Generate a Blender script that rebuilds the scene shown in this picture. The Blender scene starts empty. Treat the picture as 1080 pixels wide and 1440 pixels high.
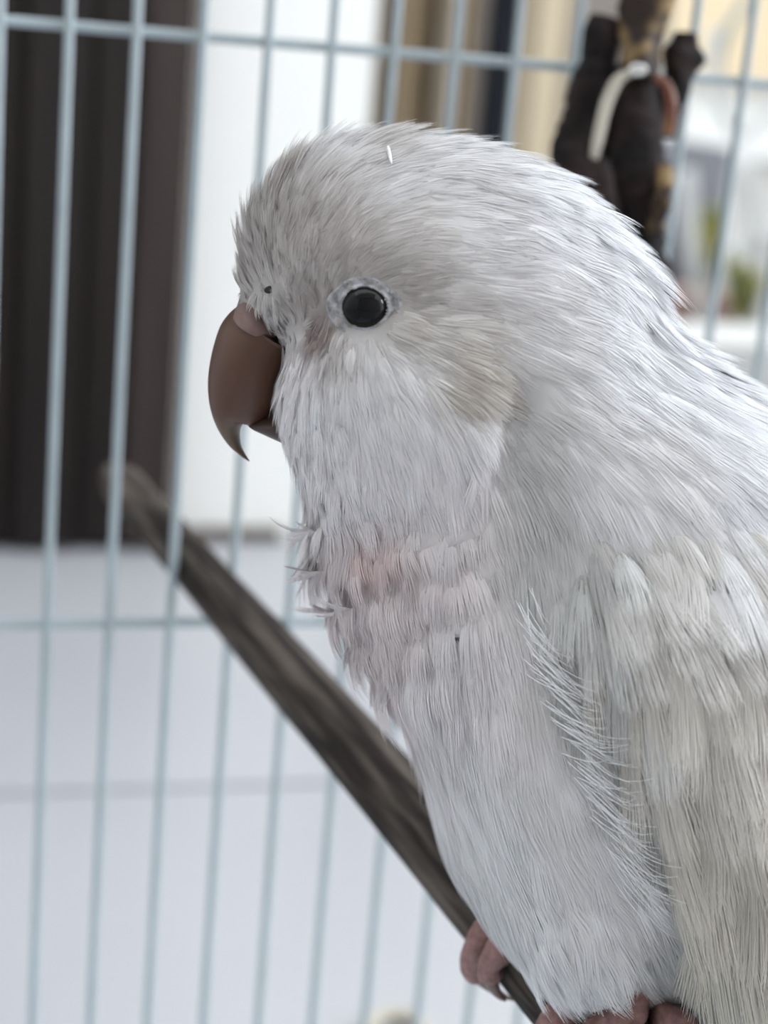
import bpy, math, random
import numpy as np
from mathutils import Vector, Matrix
from mathutils.bvhtree import BVHTree

rng = np.random.default_rng(7)
random.seed(7)
SC = bpy.context.scene
COL = SC.collection

# ------------------------------------------------------------------ camera
F = 2500.0                       # focal length in pixels of the 1080x1440 frame
CAM_H = 0.33                     # camera height over the floor (m)
D_c = np.array([-797.0, 8902.0, F]); D_c /= np.linalg.norm(D_c)      # world down in camera axes
H_c = np.array([8760.0, 75.0, F]); H_c -= (H_c @ D_c) * D_c; H_c /= np.linalg.norm(H_c)  # along the cage panel
UP_c = -D_c
Y_c = np.cross(UP_c, H_c)
M = np.array([H_c, Y_c, UP_c])   # camera vector (x right, y down, z forward) -> world
CAM = np.array([0.0, 0.0, CAM_H])
C_R, C_D, C_F = M[:, 0], M[:, 1], M[:, 2]
cam_data = bpy.data.cameras.new('camera')
cam = bpy.data.objects.new('camera', cam_data); COL.objects.link(cam)
cam_data.sensor_fit = 'VERTICAL'; cam_data.sensor_height = 36.0; cam_data.sensor_width = 27.0
cam_data.lens = 36.0 * F / 1440.0
cam_data.clip_start = 0.01; cam_data.clip_end = 100.0
mw = Matrix.Identity(4)
for i in range(3):
    mw[i][0] = C_R[i]; mw[i][1] = -C_D[i]; mw[i][2] = -C_F[i]; mw[i][3] = CAM[i]
cam.matrix_world = mw
SC.camera = cam
cam_data.dof.use_dof = True
cam_data.dof.focus_distance = 0.206
cam_data.dof.aperture_fstop = 18.0

# ------------------------------------------------------------------ light
world = bpy.data.worlds.new('world'); SC.world = world
world.use_nodes = True
wn = world.node_tree.nodes; wn.clear()
bg = wn.new('ShaderNodeBackground'); out = wn.new('ShaderNodeOutputWorld')
bg.inputs[0].default_value = (0.88, 0.94, 1.0, 1); bg.inputs[1].default_value = 1.5
world.node_tree.links.new(bg.outputs[0], out.inputs[0])
def area(name, loc, target, sx, sy, power, col):
    l = bpy.data.lights.new(name, 'AREA'); l.shape = 'RECTANGLE'; l.size = sx; l.size_y = sy
    l.energy = power; l.color = col
    o = bpy.data.objects.new(name, l); COL.objects.link(o)
    o.location = loc
    o.rotation_euler = (Vector(target) - Vector(loc)).to_track_quat('-Z', 'Y').to_euler()
    return o
area('window_daylight', (1.5, 0.0, 1.0), (0.05, 0.2, 0.28), 0.30, 0.36, 5.5, (0.90, 0.95, 1.0))
vs = SC.view_settings
vs.view_transform = 'Standard'; vs.look = 'None'; vs.gamma = 1.0; vs.exposure = 1.0
vs.use_curve_mapping = False

# ------------------------------------------------------------------ geometry of the picture
def ray(u, v):
    return M @ np.array([(u - 540.0) / F, (v - 720.0) / F, 1.0])
def at(u, v, z):
    return CAM + ray(u, v) * z
def on_y(u, v, y):
    r = ray(u, v); return CAM + r * (y / r[1])
def on_z(u, v, z):
    r = ray(u, v); return CAM + r * ((z - CAM[2]) / r[2])
def project(P):
    q = (np.asarray(P) - CAM) @ M
    return 540 + F * q[..., 0] / q[..., 2], 720 + F * q[..., 1] / q[..., 2]

# ------------------------------------------------------------------ materials
def new_mat(name):
    m = bpy.data.materials.new(name); m.use_nodes = True
    nt = m.node_tree; p = nt.nodes['Principled BSDF']
    return m, nt, p
def mat(name, col, rough=0.5, spec=0.5, metal=0.0, noise=None, bump=None, coat=0.0, stretch=None, sss=0.0):
    m, nt, p = new_mat(name)
    p.inputs['Base Color'].default_value = (*col, 1)
    p.inputs['Roughness'].default_value = rough
    p.inputs['Specular IOR Level'].default_value = spec
    p.inputs['Metallic'].default_value = metal
    p.inputs['Coat Weight'].default_value = coat
    if sss:
        p.inputs['Subsurface Weight'].default_value = sss
        p.inputs['Subsurface Scale'].default_value = 0.001
    if noise or bump:
        tc = nt.nodes.new('ShaderNodeTexCoord'); mp = nt.nodes.new('ShaderNodeMapping')
        nt.links.new(tc.outputs['Object'], mp.inputs[0])
        if stretch: mp.inputs['Scale'].default_value = stretch
    if noise:
        scale, col2, lo, hi = noise
        n = nt.nodes.new('ShaderNodeTexNoise'); n.inputs['Scale'].default_value = scale
        n.inputs['Detail'].default_value = 6
        r = nt.nodes.new('ShaderNodeValToRGB')
        r.color_ramp.elements[0].position = lo; r.color_ramp.elements[1].position = hi
        r.color_ramp.elements[0].color = (*col, 1); r.color_ramp.elements[1].color = (*col2, 1)
        nt.links.new(mp.outputs[0], n.inputs[0]); nt.links.new(n.outputs[0], r.inputs[0])
        nt.links.new(r.outputs[0], p.inputs['Base Color'])
    if bump:
        scale, st, dist = bump
        n2 = nt.nodes.new('ShaderNodeTexNoise'); n2.inputs['Scale'].default_value = scale
        n2.inputs['Detail'].default_value = 5
        b = nt.nodes.new('ShaderNodeBump'); b.inputs['Strength'].default_value = st
        b.inputs['Distance'].default_value = dist
        nt.links.new(mp.outputs[0], n2.inputs[0]); nt.links.new(n2.outputs[0], b.inputs['Height'])
        nt.links.new(b.outputs[0], p.inputs['Normal'])
    return m

def feather_mat(name, translucent=0.22):
    m, nt, p = new_mat(name)
    a = nt.nodes.new('ShaderNodeAttribute'); a.attribute_name = 'tint'
    nt.links.new(a.outputs['Color'], p.inputs['Base Color'])
    p.inputs['Roughness'].default_value = 0.6
    p.inputs['Specular IOR Level'].default_value = 0.25
    t = nt.nodes.new('ShaderNodeBsdfTranslucent'); nt.links.new(a.outputs['Color'], t.inputs[0])
    mx = nt.nodes.new('ShaderNodeMixShader'); mx.inputs[0].default_value = translucent
    o = nt.nodes['Material Output']
    nt.links.new(p.outputs[0], mx.inputs[1]); nt.links.new(t.outputs[0], mx.inputs[2])
    nt.links.new(mx.outputs[0], o.inputs[0])
    return m

MT = dict(
    wire=mat('coated_wire', (0.36, 0.42, 0.445), 0.24, 0.6, noise=(60, (0.43, 0.50, 0.53), .3, .7)),
    weld=mat('weld_rust', (0.34, 0.33, 0.27), 0.6, noise=(400, (0.45, 0.50, 0.48), .4, .6)),
    tray=mat('tray_plastic', (0.55, 0.62, 0.66), 0.45),
    perch=mat('perch_wood', (0.020, 0.015, 0.013), 0.8, 0.2, noise=(520, (0.135, 0.112, 0.095), .42, .70),
              bump=(300, .5, .0007), stretch=(1, 1, .07)),
    bolt=mat('dark_bolt', (0.02, 0.017, 0.016), 0.5),
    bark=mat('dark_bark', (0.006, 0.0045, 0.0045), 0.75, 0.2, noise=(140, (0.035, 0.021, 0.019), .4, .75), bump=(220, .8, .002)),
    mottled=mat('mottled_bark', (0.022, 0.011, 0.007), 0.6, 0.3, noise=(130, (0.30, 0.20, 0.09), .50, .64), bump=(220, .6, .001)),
    pale_strip=mat('pale_raffia', (0.16, 0.14, 0.10), 0.4, 0.5, noise=(120, (0.52, 0.48, 0.40), .35, .65), stretch=(1, 1, .2)),
    amber_strip=mat('amber_raffia', (0.13, 0.035, 0.012), 0.4, 0.5, noise=(90, (0.42, 0.26, 0.10), .4, .7)),
    metal=mat('steel_ring', (0.75, 0.75, 0.73), 0.2, metal=1.0),
    tile=mat('floor_tile', (0.43, 0.43, 0.455), 0.35, 0.4, noise=(3, (0.47, 0.47, 0.49), .35, .65)),
    grout=mat('grout', (0.20, 0.21, 0.24), 0.9),
    wall=mat('white_paint', (0.90, 0.90, 0.87), 0.6, 0.3),
    brownwall=mat('dim_brown_wall', (0.60, 0.56, 0.54), 0.7, 0.2),  # paleness set for the fill bounced onto the bird
    dark_skirt=mat('dark_skirting', (0.10, 0.085, 0.07), 0.6),
    brown=mat('dark_brown_wood', (0.020, 0.014, 0.012), 0.45, 0.35, noise=(14, (0.034, 0.025, 0.021), .35, .7), stretch=(6, 6, .4)),
    brown2=mat('mid_brown_wood', (0.058, 0.043, 0.038), 0.5, 0.3, noise=(14, (0.078, 0.060, 0.052), .35, .7), stretch=(6, 6, .4)),
    edge=mat('pale_edge_strip', (0.30, 0.24, 0.19), 0.5),
    cream=mat('cream_frame', (0.76, 0.64, 0.44), 0.4, 0.4),
    cream2=mat('sand_frame', (0.50, 0.43, 0.33), 0.45, 0.4),
    tan=mat('tan_frame', (0.34, 0.26, 0.16), 0.5, 0.3),
    taupe=mat('taupe_frame', (0.40, 0.36, 0.32), 0.5, 0.3),
    navy=mat('dark_gasket', (0.012, 0.016, 0.024), 0.5, 0.3),
    cere=mat('cere_skin', (0.20, 0.13, 0.12), 0.6, 0.3, bump=(900, .4, .0003)),
    ring=mat('eye_ring_skin', (0.23, 0.225, 0.23), 0.55, 0.3, noise=(900, (0.50, 0.51, 0.53), .38, .62), bump=(1400, .6, .0003)),
    iris=mat('iris', (0.006, 0.005, 0.005), 0.05, 0.2),
    pupil=mat('pupil', (0.002, 0.002, 0.003), 0.05, 0.2),
    skin=mat('foot_skin', (0.22, 0.12, 0.11), 0.6, 0.3, noise=(900, (0.33, 0.195, 0.18), .35, .65), bump=(700, .7, .0005), sss=.15),
    claw=mat('claw', (0.16, 0.10, 0.08), 0.35, 0.5),
    feather=feather_mat('feather'),
    plume=mat('white_plume', (0.93, 0.94, 0.96), 0.5, 0.3),
    concrete=mat('outside_concrete', (0.26, 0.255, 0.25), 0.8),
    greywall=mat('outside_grey_block', (0.13, 0.13, 0.145), 0.8),
    creamwall=mat('outside_cream_wall', (0.62, 0.50, 0.33), 0.8),
    whitewall=mat('outside_white_wall', (0.82, 0.82, 0.79), 0.8),
    leaf=mat('outside_leaf', (0.27, 0.25, 0.06), 0.6, noise=(30, (0.14, 0.16, 0.06), .4, .6)),
    terracotta=mat('outside_terracotta', (0.20, 0.12, 0.10), 0.8),
    palemetal=mat('outside_pale_metal', (0.45, 0.45, 0.44), 0.5),
    darkmetal=mat('outside_dark_metal', (0.20, 0.23, 0.23), 0.5),
    cord=mat('pale_cord', (0.50, 0.46, 0.38), 0.6),
)

# ------------------------------------------------------------------ mesh helpers
def mesh_obj(name, V, Fs, m, parent=None, smooth=True, origin=None):
    V = np.asarray(V, float)
    o_ = np.zeros(3) if origin is None else np.asarray(origin, float)
    me = bpy.data.meshes.new(name)
    me.from_pydata((V - o_).tolist(), [], [list(map(int, f)) for f in Fs])
    me.materials.append(m)
    if smooth: me.polygons.foreach_set('use_smooth', [True] * len(me.polygons))
    me.update()
    o = bpy.data.objects.new(name, me); COL.objects.link(o)
    o.location = o_
    if parent is not None:
        o.parent = parent; o.location = o_ - np.array(parent.get('base', (0, 0, 0)))
    return o
def top(o, label, cat, group=None):
    o['label'] = label; o['category'] = cat
    if group: o['group'] = group
    return o
def empty(name, loc):
    o = bpy.data.objects.new(name, None); COL.objects.link(o)
    o.location = loc; o['base'] = [float(x) for x in loc]; o.empty_display_size = 0.02
    return o
def box(x0, x1, y0, y1, z0, z1, bev=0.0):
    if bev <= 0:
        V = [(x, y, z) for z in (z0, z1) for y in (y0, y1) for x in (x0, x1)]
        return V, [(0, 2, 3, 1), (4, 5, 7, 6), (0, 1, 5, 4), (2, 6, 7, 3), (0, 4, 6, 2), (1, 3, 7, 5)]
    # rounded in plan: profile extruded in z
    P = []
    for cx, cy, a0 in ((x1 - bev, y1 - bev, 0), (x0 + bev, y1 - bev, 90), (x0 + bev, y0 + bev, 180), (x1 - bev, y0 + bev, 270)):
        for k in range(5):
            a = math.radians(a0 + 90 * k / 4); P.append((cx + bev * math.cos(a), cy + bev * math.sin(a)))
    n = len(P)
    V = [(x, y, z0) for x, y in P] + [(x, y, z1) for x, y in P]
    Fs = [(i, (i + 1) % n, n + (i + 1) % n, n + i) for i in range(n)] + [tuple(range(n - 1, -1, -1)), tuple(range(n, 2 * n))]
    return V, Fs
def frames(P):
    P = np.asarray(P, float); T = np.gradient(P, axis=0); T /= np.linalg.norm(T, axis=1)[:, None]
    ref = np.array([0, 0, 1.0]) if abs(T[0][2]) < .9 else np.array([1.0, 0, 0])
    N = []; n = np.cross(T[0], ref); n /= np.linalg.norm(n)
    for t in T:
        n = n - (n @ t) * t; n /= np.linalg.norm(n); N.append(n)
    N = np.array(N); return T, N, np.cross(T, N)
def tube(P, R, seg=12, noise=0.0, seed=0, cap=True, flat=1.0, aspect=None):
    P = np.asarray(P, float); n = len(P); R = np.broadcast_to(np.asarray(R, float), (n,))
    T, N, B = frames(P); g = np.random.default_rng(seed)
    ph = g.uniform(0, 6.28, (4,)); am = g.uniform(.4, 1, (4,))
    th = np.arange(seg) * 2 * np.pi / seg
    V = []
    for i in range(n):
        s = i / max(1, n - 1)
        r = R[i] * (1 + noise * (am[0] * np.sin(2 * th + ph[0] + 5 * s) + am[1] * np.sin(3 * th + ph[1] - 9 * s) * .7
                                 + am[2] * np.sin(17 * s + ph[2]) * .7 + .5 * g.normal(0, 1, seg) * .5))
        V.append(P[i] + np.outer(r * np.cos(th), N[i]) + np.outer(r * np.sin(th) * flat, B[i]))
    V = np.concatenate(V)
    Fs = [(i * seg + j, i * seg + (j + 1) % seg, (i + 1) * seg + (j + 1) % seg, (i + 1) * seg + j) for i in range(n - 1) for j in range(seg)]
    if cap:
        Fs += [tuple(range(seg - 1, -1, -1)), tuple(range((n - 1) * seg, n * seg))]
    return V, Fs
def join(parts):
    V = []; Fs = []; k = 0
    for v, f in parts:
        V.append(np.asarray(v, float)); Fs += [tuple(i + k for i in q) for q in f]; k += len(v)
    return np.concatenate(V), Fs
def smooth_path(P, n):
    P = np.asarray(P, float); m = len(P)
    Q = np.concatenate([[2 * P[0] - P[1]], P, [2 * P[-1] - P[-2]]])
    o = []
    for t in np.linspace(0, m - 1, n):
        i = min(int(t), m - 2); s = t - i; a, b, c, d = Q[i:i + 4]
        o.append(.5 * (2 * b + (c - a) * s + (2 * a - 5 * b + 4 * c - d) * s * s + (3 * b - a - 3 * c + d) * s ** 3))
    return np.array(o)
def struct(o):
    o['kind'] = 'structure'; return o

# ------------------------------------------------------------------ the room
WY = on_z(130, 757, 0.0)[1]                     # back wall, where its foot meets the floor
# floor: large square tiles over a grout bed
bed = struct(mesh_obj('floor', *box(-1.6, 2.6, -1.2, WY + .03, -0.02, -0.0015), MT['grout'], smooth=False))
ty = on_z(250, 1108, 0.0)[1]; TS = 0.45; G = 0.0045
tx = on_z(900, 1300, 0.0)[0]
tile_me = {}
for i in range(-4, 6):
    for j in range(-4, 2):
        x0 = tx + i * TS; y0 = ty + j * TS
        x1 = min(x0 + TS, 2.6); y1 = min(y0 + TS, WY)
        x0 = max(x0, -1.6); y0 = max(y0, -1.2)
        if x1 - x0 < .02 or y1 - y0 < .02: continue
        key = (round(x1 - x0, 3), round(y1 - y0, 3))
        if key not in tile_me:
            V, Fs = box(G / 2, x1 - x0 - G / 2, G / 2, y1 - y0 - G / 2, -.0015, 0.0)
            o = mesh_obj('tile', V, Fs, MT['tile'], bed, smooth=False); tile_me[key] = o.data
        else:
            o = bpy.data.objects.new('tile', tile_me[key]); COL.objects.link(o); o.parent = bed
        o.location = (x0, y0, 0)
def wx(u, v=60): return on_y(u, v, WY)[0]
# white wall between the cabinet and the door frame
X_win = wx(955)
struct(mesh_obj('wall_back', *box(-1.6, wx(528), WY, WY + .1, 0, 2.4), MT['wall'], smooth=False))
struct(mesh_obj('wall_left', *box(-1.7, -1.6, -1.2, WY + .1, 0, 2.4), MT['wall'], smooth=False))
struct(mesh_obj('ceiling', *box(-1.7, 1.3, -1.3, .10, 2.4, 2.5), MT['wall'], smooth=False))  # unseen; its extent is set to keep sky light off the bird's near side
struct(mesh_obj('wall_front', *box(-1.6, 2.6, -1.3, -1.2, 0, 2.4), MT['brownwall'], smooth=False))  # unseen, added to darken the eye's reflection and tune fill on the bird
b0 = on_y(300, 745, WY)[0]; b1 = on_y(392, 745, WY)[0]
struct(mesh_obj('baseboard_back', *box(b0 - .05, b1, WY - .006, WY, 0, .008), MT['dark_skirt'], smooth=False))  # dark strip standing in for the shadow gap at the wall's foot
# door frame of sand and cream profiles (plan widths in pixels at the top of the picture)
prof = [(528, 558, 'cream2', .012, .006), (560, 592, 'tan', -.004, .008), (592, 622, 'tan', .012, .004), (624, 650, 'cream2', -.010, .007),
        (651, 676, 'tan', .002, .006), (676, 700, 'taupe', .006, .005), (700, 731, 'navy', -.003, .002),
        (732, 792, 'cream', -.014, .013), (790, 822, 'cream2', -.002, .006), (822, 900, 'taupe', .012, .004), (900, 955, 'cream2', .0, .006)]
for k, (a, b, m, dy, bv) in enumerate(prof):
    xa, xb = wx(a, 0), wx(b, 0)
    struct(mesh_obj('trim_%d' % (k + 1), *box(xa, xb, WY + dy, WY + .06, 0, 2.4, bv), MT[m]))
# dark wooden cabinet standing against the white wall
cx1 = on_y(272, 250, WY - .025)[0]
cab = empty('wooden_cabinet', (cx1 - .3, WY - .17, 0))
top(cab, 'tall dark brown wooden cabinet standing against the white wall behind the cage', 'cabinet')
def cpx(u): return on_y(u, 300, WY - .025)[0]
mesh_obj('carcass', *box(cx1 - .6, cx1 - .004, WY - .022, WY - .004, .012, 1.9), MT['brown'], cab, False, None)
bx = [cx1 - .6, cpx(-90), cpx(28), cpx(122), cpx(188), cpx(262)]
for k in range(5):
    dy = (.0, .004, -.002, .004, .0)[k]
    mesh_obj('board', *box(bx[k] + .001, bx[k + 1] - .001, WY - .031 + dy, WY - .021, .006, 1.88, .003), MT[('brown', 'brown', 'brown', 'brown', 'brown2')[k]], cab)
mesh_obj('edge_strip', *box(cpx(263), cx1, WY - .033, WY - .021, .004, 1.9, .002), MT['edge'], cab)
mesh_obj('plinth', *box(cx1 - .6, cx1 - .01, WY - .018, WY - .005, 0, .012), MT['bolt'], cab, False)
# pale cord lying on the floor
cpts = [on_z(u, v, .003) for u, v in ((505, 1462), (525, 1436), (552, 1426), (580, 1432), (598, 1455), (590, 1500), (550, 1520), (515, 1500))]
c = mesh_obj('cord_loop', *tube(smooth_path(cpts, 40), .0025, 8), MT['cord'])
top(c, 'thin pale cord looped on the white tiled floor behind the cage', 'cord')

# ------------------------------------------------------------------ outside, right of the door frame
struct(mesh_obj('outside_ground', *box(wx(955) - .3, 7.0, WY + .06, 9.0, -.06, -.01), MT['concrete'], smooth=False))
def out_at(u, v, y): return on_y(u, v, y)
# ledge
o = out_at(1000, 490, WY + .25)
struct(mesh_obj('trim_20', *box(o[0] - .10, o[0] + .6, o[1], o[1] + .1, -.01, o[2] + .004), MT['palemetal'], smooth=False))
# cream house
Yh = 5.0
a = out_at(940, 100, Yh); b = out_at(1080, 100, Yh)
hs = empty('cream_house', (a[0] + 1.0, Yh, -.01)); top(hs, 'cream house with a white band seen outside beyond the balcony railing', 'building')
h0 = out_at(1000, 112, Yh)[2]
mesh_obj('house_wall', *box(a[0] - .6, b[0] + 1.5, Yh, Yh + .4, h0, 3.5), MT['creamwall'], hs, False)
h1h = out_at(1000, 232, Yh)[2]
mesh_obj('house_band', *box(a[0] - .6, b[0] + 1.5, Yh + .10, Yh + .4, h1h, h0), MT['whitewall'], hs, False)
mesh_obj('house_base', *box(a[0] - .6, b[0] + 1.5, Yh + .05, Yh + .4, -.01, h1h), MT['concrete'], hs, False)
# grey block
p0 = out_at(962, 205, 2.2); p1 = out_at(1018, 205, 2.2)
g = mesh_obj('storage_box', *box(p0[0] - .05, p1[0] + .02, 2.2, 2.6, -.01, p0[2], .015), MT['greywall'])
top(g, 'grey storage box standing outside behind the yellow-green plant', 'box')
# plants
def plant(u, v, y, hgt, n, seed, label, spread=.05):
    g = np.random.default_rng(seed)
    p = out_at(u, v, y); e = empty('potted_plant', (p[0], y, -.01)); top(e, label, 'plant')
    zb = max(.04, p[2] - hgt * .5)
    zz = np.array([0, .1, .8, .9, 1.0]) * zb - .01; rr = np.array([.6, .65, .9, 1, .95]) * .045
    mesh_obj('pot', *tube([(p[0], y, z) for z in zz], rr, 16), MT['terracotta'], e)
    parts = []
    for k in range(n):
        an = g.uniform(0, 6.28); L = hgt * g.uniform(.6, 1.0); sp = spread * g.uniform(.2, 1.2)
        d = np.array([math.cos(an), math.sin(an), 0]); s = np.array([-d[1], d[0], 0])
        q = np.array([p[0], y, zb]) ; w = .012
        t = np.linspace(0, 1, 6)
        c_ = q + np.outer(sp * t ** 1.5, d) + np.outer(L * (t - .25 * t * t), [0, 0, 1])
        ww = w * np.sin(np.pi * np.clip(t, .03, .98)) + .001
        V = np.concatenate([c_ + s * ww[:, None], c_ - s * ww[:, None] , c_ + np.array([0, 0, .001]) + d * .001])
        Fq = [(i, i + 1, 13 + i, 12 + i) for i in range(5)] + [(12 + i, 13 + i, 7 + i, 6 + i) for i in range(5)]
        mesh_obj('leaf', V, Fq, MT['leaf'], e)
plant(1000, 320, 1.9, .13, 22, 1, 'yellow-green leafy plant in a terracotta pot outside beside the grey box', .02)
plant(1045, 425, 1.7, .10, 20, 2, 'low olive-green plant in a terracotta pot outside between pale struts', .03)
# ornamental railing of pale flared struts and a dark curved bar
rl = empty('balcony_railing', out_at(1010, 300, 1.75) * np.array([1, 1, 0])); top(rl, 'pale metal balcony railing with flared struts and curved bars outside', 'railing')
def strut(pts, r, m, y=1.75, name='strut'):
    mesh_obj(name, *tube(smooth_path([out_at(u, v, y) for u, v in pts], 16), r, 8), MT[m], rl)
strut([(968, 240), (972, 330), (985, 420), (998, 500)], .008, 'palemetal')
strut([(1042, 230), (1058, 300), (1048, 350), (1030, 372), (1022, 345)], .010, 'palemetal', name='scroll')
strut([(1078, 330), (1070, 400), (1058, 470)], .009, 'palemetal')
strut([(1068, -20), (1030, 30), (1012, 80), (1006, 120)], .005, 'darkmetal', name='scroll')
strut([(1006, 40), (1004, 120), (1040, 190), (1090, 150)], .006, 'palemetal', name='scroll')

# ------------------------------------------------------------------ the cage
P0 = at(285, 810, .355); CY = P0[1]                    # the wire panel stands where the perch goes through it
S0 = np.mean([on_y(u, v, CY)[0] - 12.14e-3 * k for k, (u, v) in enumerate(((5, 0), (100, 0), (198, 0), (287, 0), (380, 0), (468, 0), (560, 0), (645, 0), (735, 0), (820, 0)))])
ZB, ZT = 0.035, 0.50
kmin, kmax = -7, 19
XA, XB = S0 + (kmin - .5) * 12.14e-3, S0 + (kmax + .5) * 12.14e-3
cage = empty('bird_cage', ((XA + XB) / 2, CY, 0)); top(cage, 'pale blue-green coated wire bird cage with thin upright bars', 'cage')
wire_me = None
RW = .0009
for k in range(kmin, kmax + 1):
    x = S0 + k * 12.14e-3
    if wire_me is None:
        o = mesh_obj('wire', *tube([(0, 0, z) for z in np.linspace(ZB, ZT, 9)], RW, 12), MT['wire'], cage); wire_me = o.data
    else:
        o = bpy.data.objects.new('wire', wire_me); COL.objects.link(o); o.parent = cage
    o.location = np.array([x, CY, 0]) - np.array(cage['base'])
wj = {k: S0 + k * 12.14e-3 for k in range(kmin, kmax + 1)}
g = np.random.default_rng(3)
for zc in (CAM_H - .0071, CAM_H - .1214, ZB + .01, ZT - .008):
    o = mesh_obj('crossbar', *tube([(x, CY + 1.55e-3, zc) for x in np.linspace(XA, XB, 9)], RW * 1.1, 12), MT['wire'], cage)
    if zc in (CAM_H - .0071, CAM_H - .1214):
        for k, x in wj.items():
            mesh_obj('weld', *tube([(x + d, CY + .0010, zc) for d in (-.0010, -.0005, .0005, .0010)], [.0006, .00115, .00115, .0006], 8), MT['weld'], o)
# tray the wires stand in
tp = [box(XA - .01, XB + .01, CY - .36, CY + .012, .0, .006), box(XA - .01, XB + .01, CY + .006, CY + .012, .006, .045),
      box(XA - .01, XA - .004, CY - .36, CY + .006, .006, .045), box(XB + .004, XB + .01, CY - .36, CY + .006, .006, .045),
      box(XA - .004, XB + .004, CY - .36, CY - .354, .006, .045), box(XA - .004, XB + .004, CY - .003, CY + .006, .006, .038)]
mesh_obj('tray', *join(tp), MT['tray'], cage, False)

# ------------------------------------------------------------------ the perch
PN = at(720, 1306, .245)
pe = (P0 - PN) / np.linalg.norm(P0 - PN)              # from the near end towards the far end
def perch_at(s): return PN + pe * s                  # s in metres from PN
Lw = np.linalg.norm(P0 - PN)
rfar = ray(163, 668); rfar /= np.linalg.norm(rfar)
# far end: where the perch axis passes closest to that sight line
A_ = np.array([[pe @ pe, -pe @ rfar], [pe @ rfar, -1.0]]); b_ = np.array([(CAM - PN) @ pe, (CAM - PN) @ rfar])
s_far = np.linalg.solve(A_, b_)[0]
ss = np.linspace(-.09, s_far, 40)
pr = np.interp(ss, [-.09, 0, Lw, s_far - .004, s_far - .001, s_far], [.0061, .0059, .0050, .0049, .0045, .0036])
zax = pe; 
V, Fs = tube([(0, 0, s) for s in ss], pr, 24, noise=.03, seed=5)
rot = Vector(pe).to_track_quat('Z', 'Y')
po = mesh_obj('wooden_perch', V, Fs, MT['perch'])
po.location = PN; po.rotation_mode = 'QUATERNION'; po.rotation_quaternion = rot
top(po, 'round grey-brown natural wood perch poking through the cage wires', 'perch')
e0 = mesh_obj('end_bolt', *tube([(0, 0, s_far - .0005), (0, 0, s_far + .0012), (0, 0, s_far + .0016)], [.0013, .0013, .0008], 12), MT['bolt'], po)

# ------------------------------------------------------------------ bark bundle hanging in front of the wires
ZG = .330
def gp(u, v, dz=0.0): return at(u, v, ZG + dz)
gb = empty('bark_bundle', gp(885, 345)); top(gb, 'dark bark-covered branch pieces bundled upright against the cage wires', 'branch')
mm = ZG / F
def branch(name, pts, rad, m, n=40, noise=.16, seed=1, flat=1.0):
    P = smooth_path([gp(*p) for p in pts], n)
    R = np.interp(np.linspace(0, 1, n), np.linspace(0, 1, len(rad)), rad) * mm
    return mesh_obj(name, *tube(P, R, 18, noise, seed, flat=flat), MT[m], gb)
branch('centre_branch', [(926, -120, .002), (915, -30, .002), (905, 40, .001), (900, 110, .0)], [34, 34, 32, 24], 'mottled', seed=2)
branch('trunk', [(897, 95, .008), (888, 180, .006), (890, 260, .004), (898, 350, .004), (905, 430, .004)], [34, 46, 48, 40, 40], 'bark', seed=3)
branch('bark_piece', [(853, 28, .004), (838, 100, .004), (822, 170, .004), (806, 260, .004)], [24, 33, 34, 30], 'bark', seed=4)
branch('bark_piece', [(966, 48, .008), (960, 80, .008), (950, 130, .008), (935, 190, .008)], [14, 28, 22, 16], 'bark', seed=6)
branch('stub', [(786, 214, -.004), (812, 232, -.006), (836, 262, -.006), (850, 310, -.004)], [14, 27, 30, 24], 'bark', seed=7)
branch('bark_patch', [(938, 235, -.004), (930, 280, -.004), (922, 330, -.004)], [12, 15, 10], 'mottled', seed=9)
branch('raffia_strip', [(893, 100, -.008), (870, 112, -.010), (853, 145, -.010), (840, 200, -.009), (832, 235, -.007)], [6, 8, 9, 8, 6], 'pale_strip', seed=8, noise=.05)
branch('raffia_strip', [(922, 108, -.008), (938, 122, -.009), (944, 150, -.009), (940, 190, -.008)], [6, 8, 9, 8], 'amber_strip', seed=10, noise=.05)
th = np.linspace(0, 2 * np.pi, 25)
rc = gp(897, 98, -.011)
mesh_obj('steel_ring', *tube([rc + C_R * 9 * mm * math.cos(t) + C_D * 5 * mm * math.sin(t) for t in th], 4 * mm, 8, cap=False), MT['metal'], gb)
# ------------------------------------------------------------------ the parakeet
AX = np.array([C_F[1], -C_F[0], 0.0]); AX /= np.linalg.norm(AX)     # tail-ward, level
LX = np.array([-C_F[0], -C_F[1], 0.0]); LX /= np.linalg.norm(LX)    # side of the bird that faces the camera
ZX = np.array([0, 0, 1.0])
PB = perch_at(-.010)                                                # the bird stands over this point of the perch
def sag(u, v):                                                      # pixel -> bird's middle plane
    r = ray(u, v); t = ((PB - CAM) @ LX) / (r @ LX); return CAM + r * t
def pix(P):                                                         # near-side picture position of a point (mirrored)
    P = np.asarray(P); l = (P - PB) @ LX
    Q = P + np.outer(np.abs(l) - l, LX)
    u, v = project(Q); return np.stack([u, v], -1)
bird = empty('parakeet', PB + np.array([0, 0, .0055]))
top(bird, 'white parakeet with pale tan wing and brown hooked beak gripping the wooden perch', 'bird')

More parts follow.
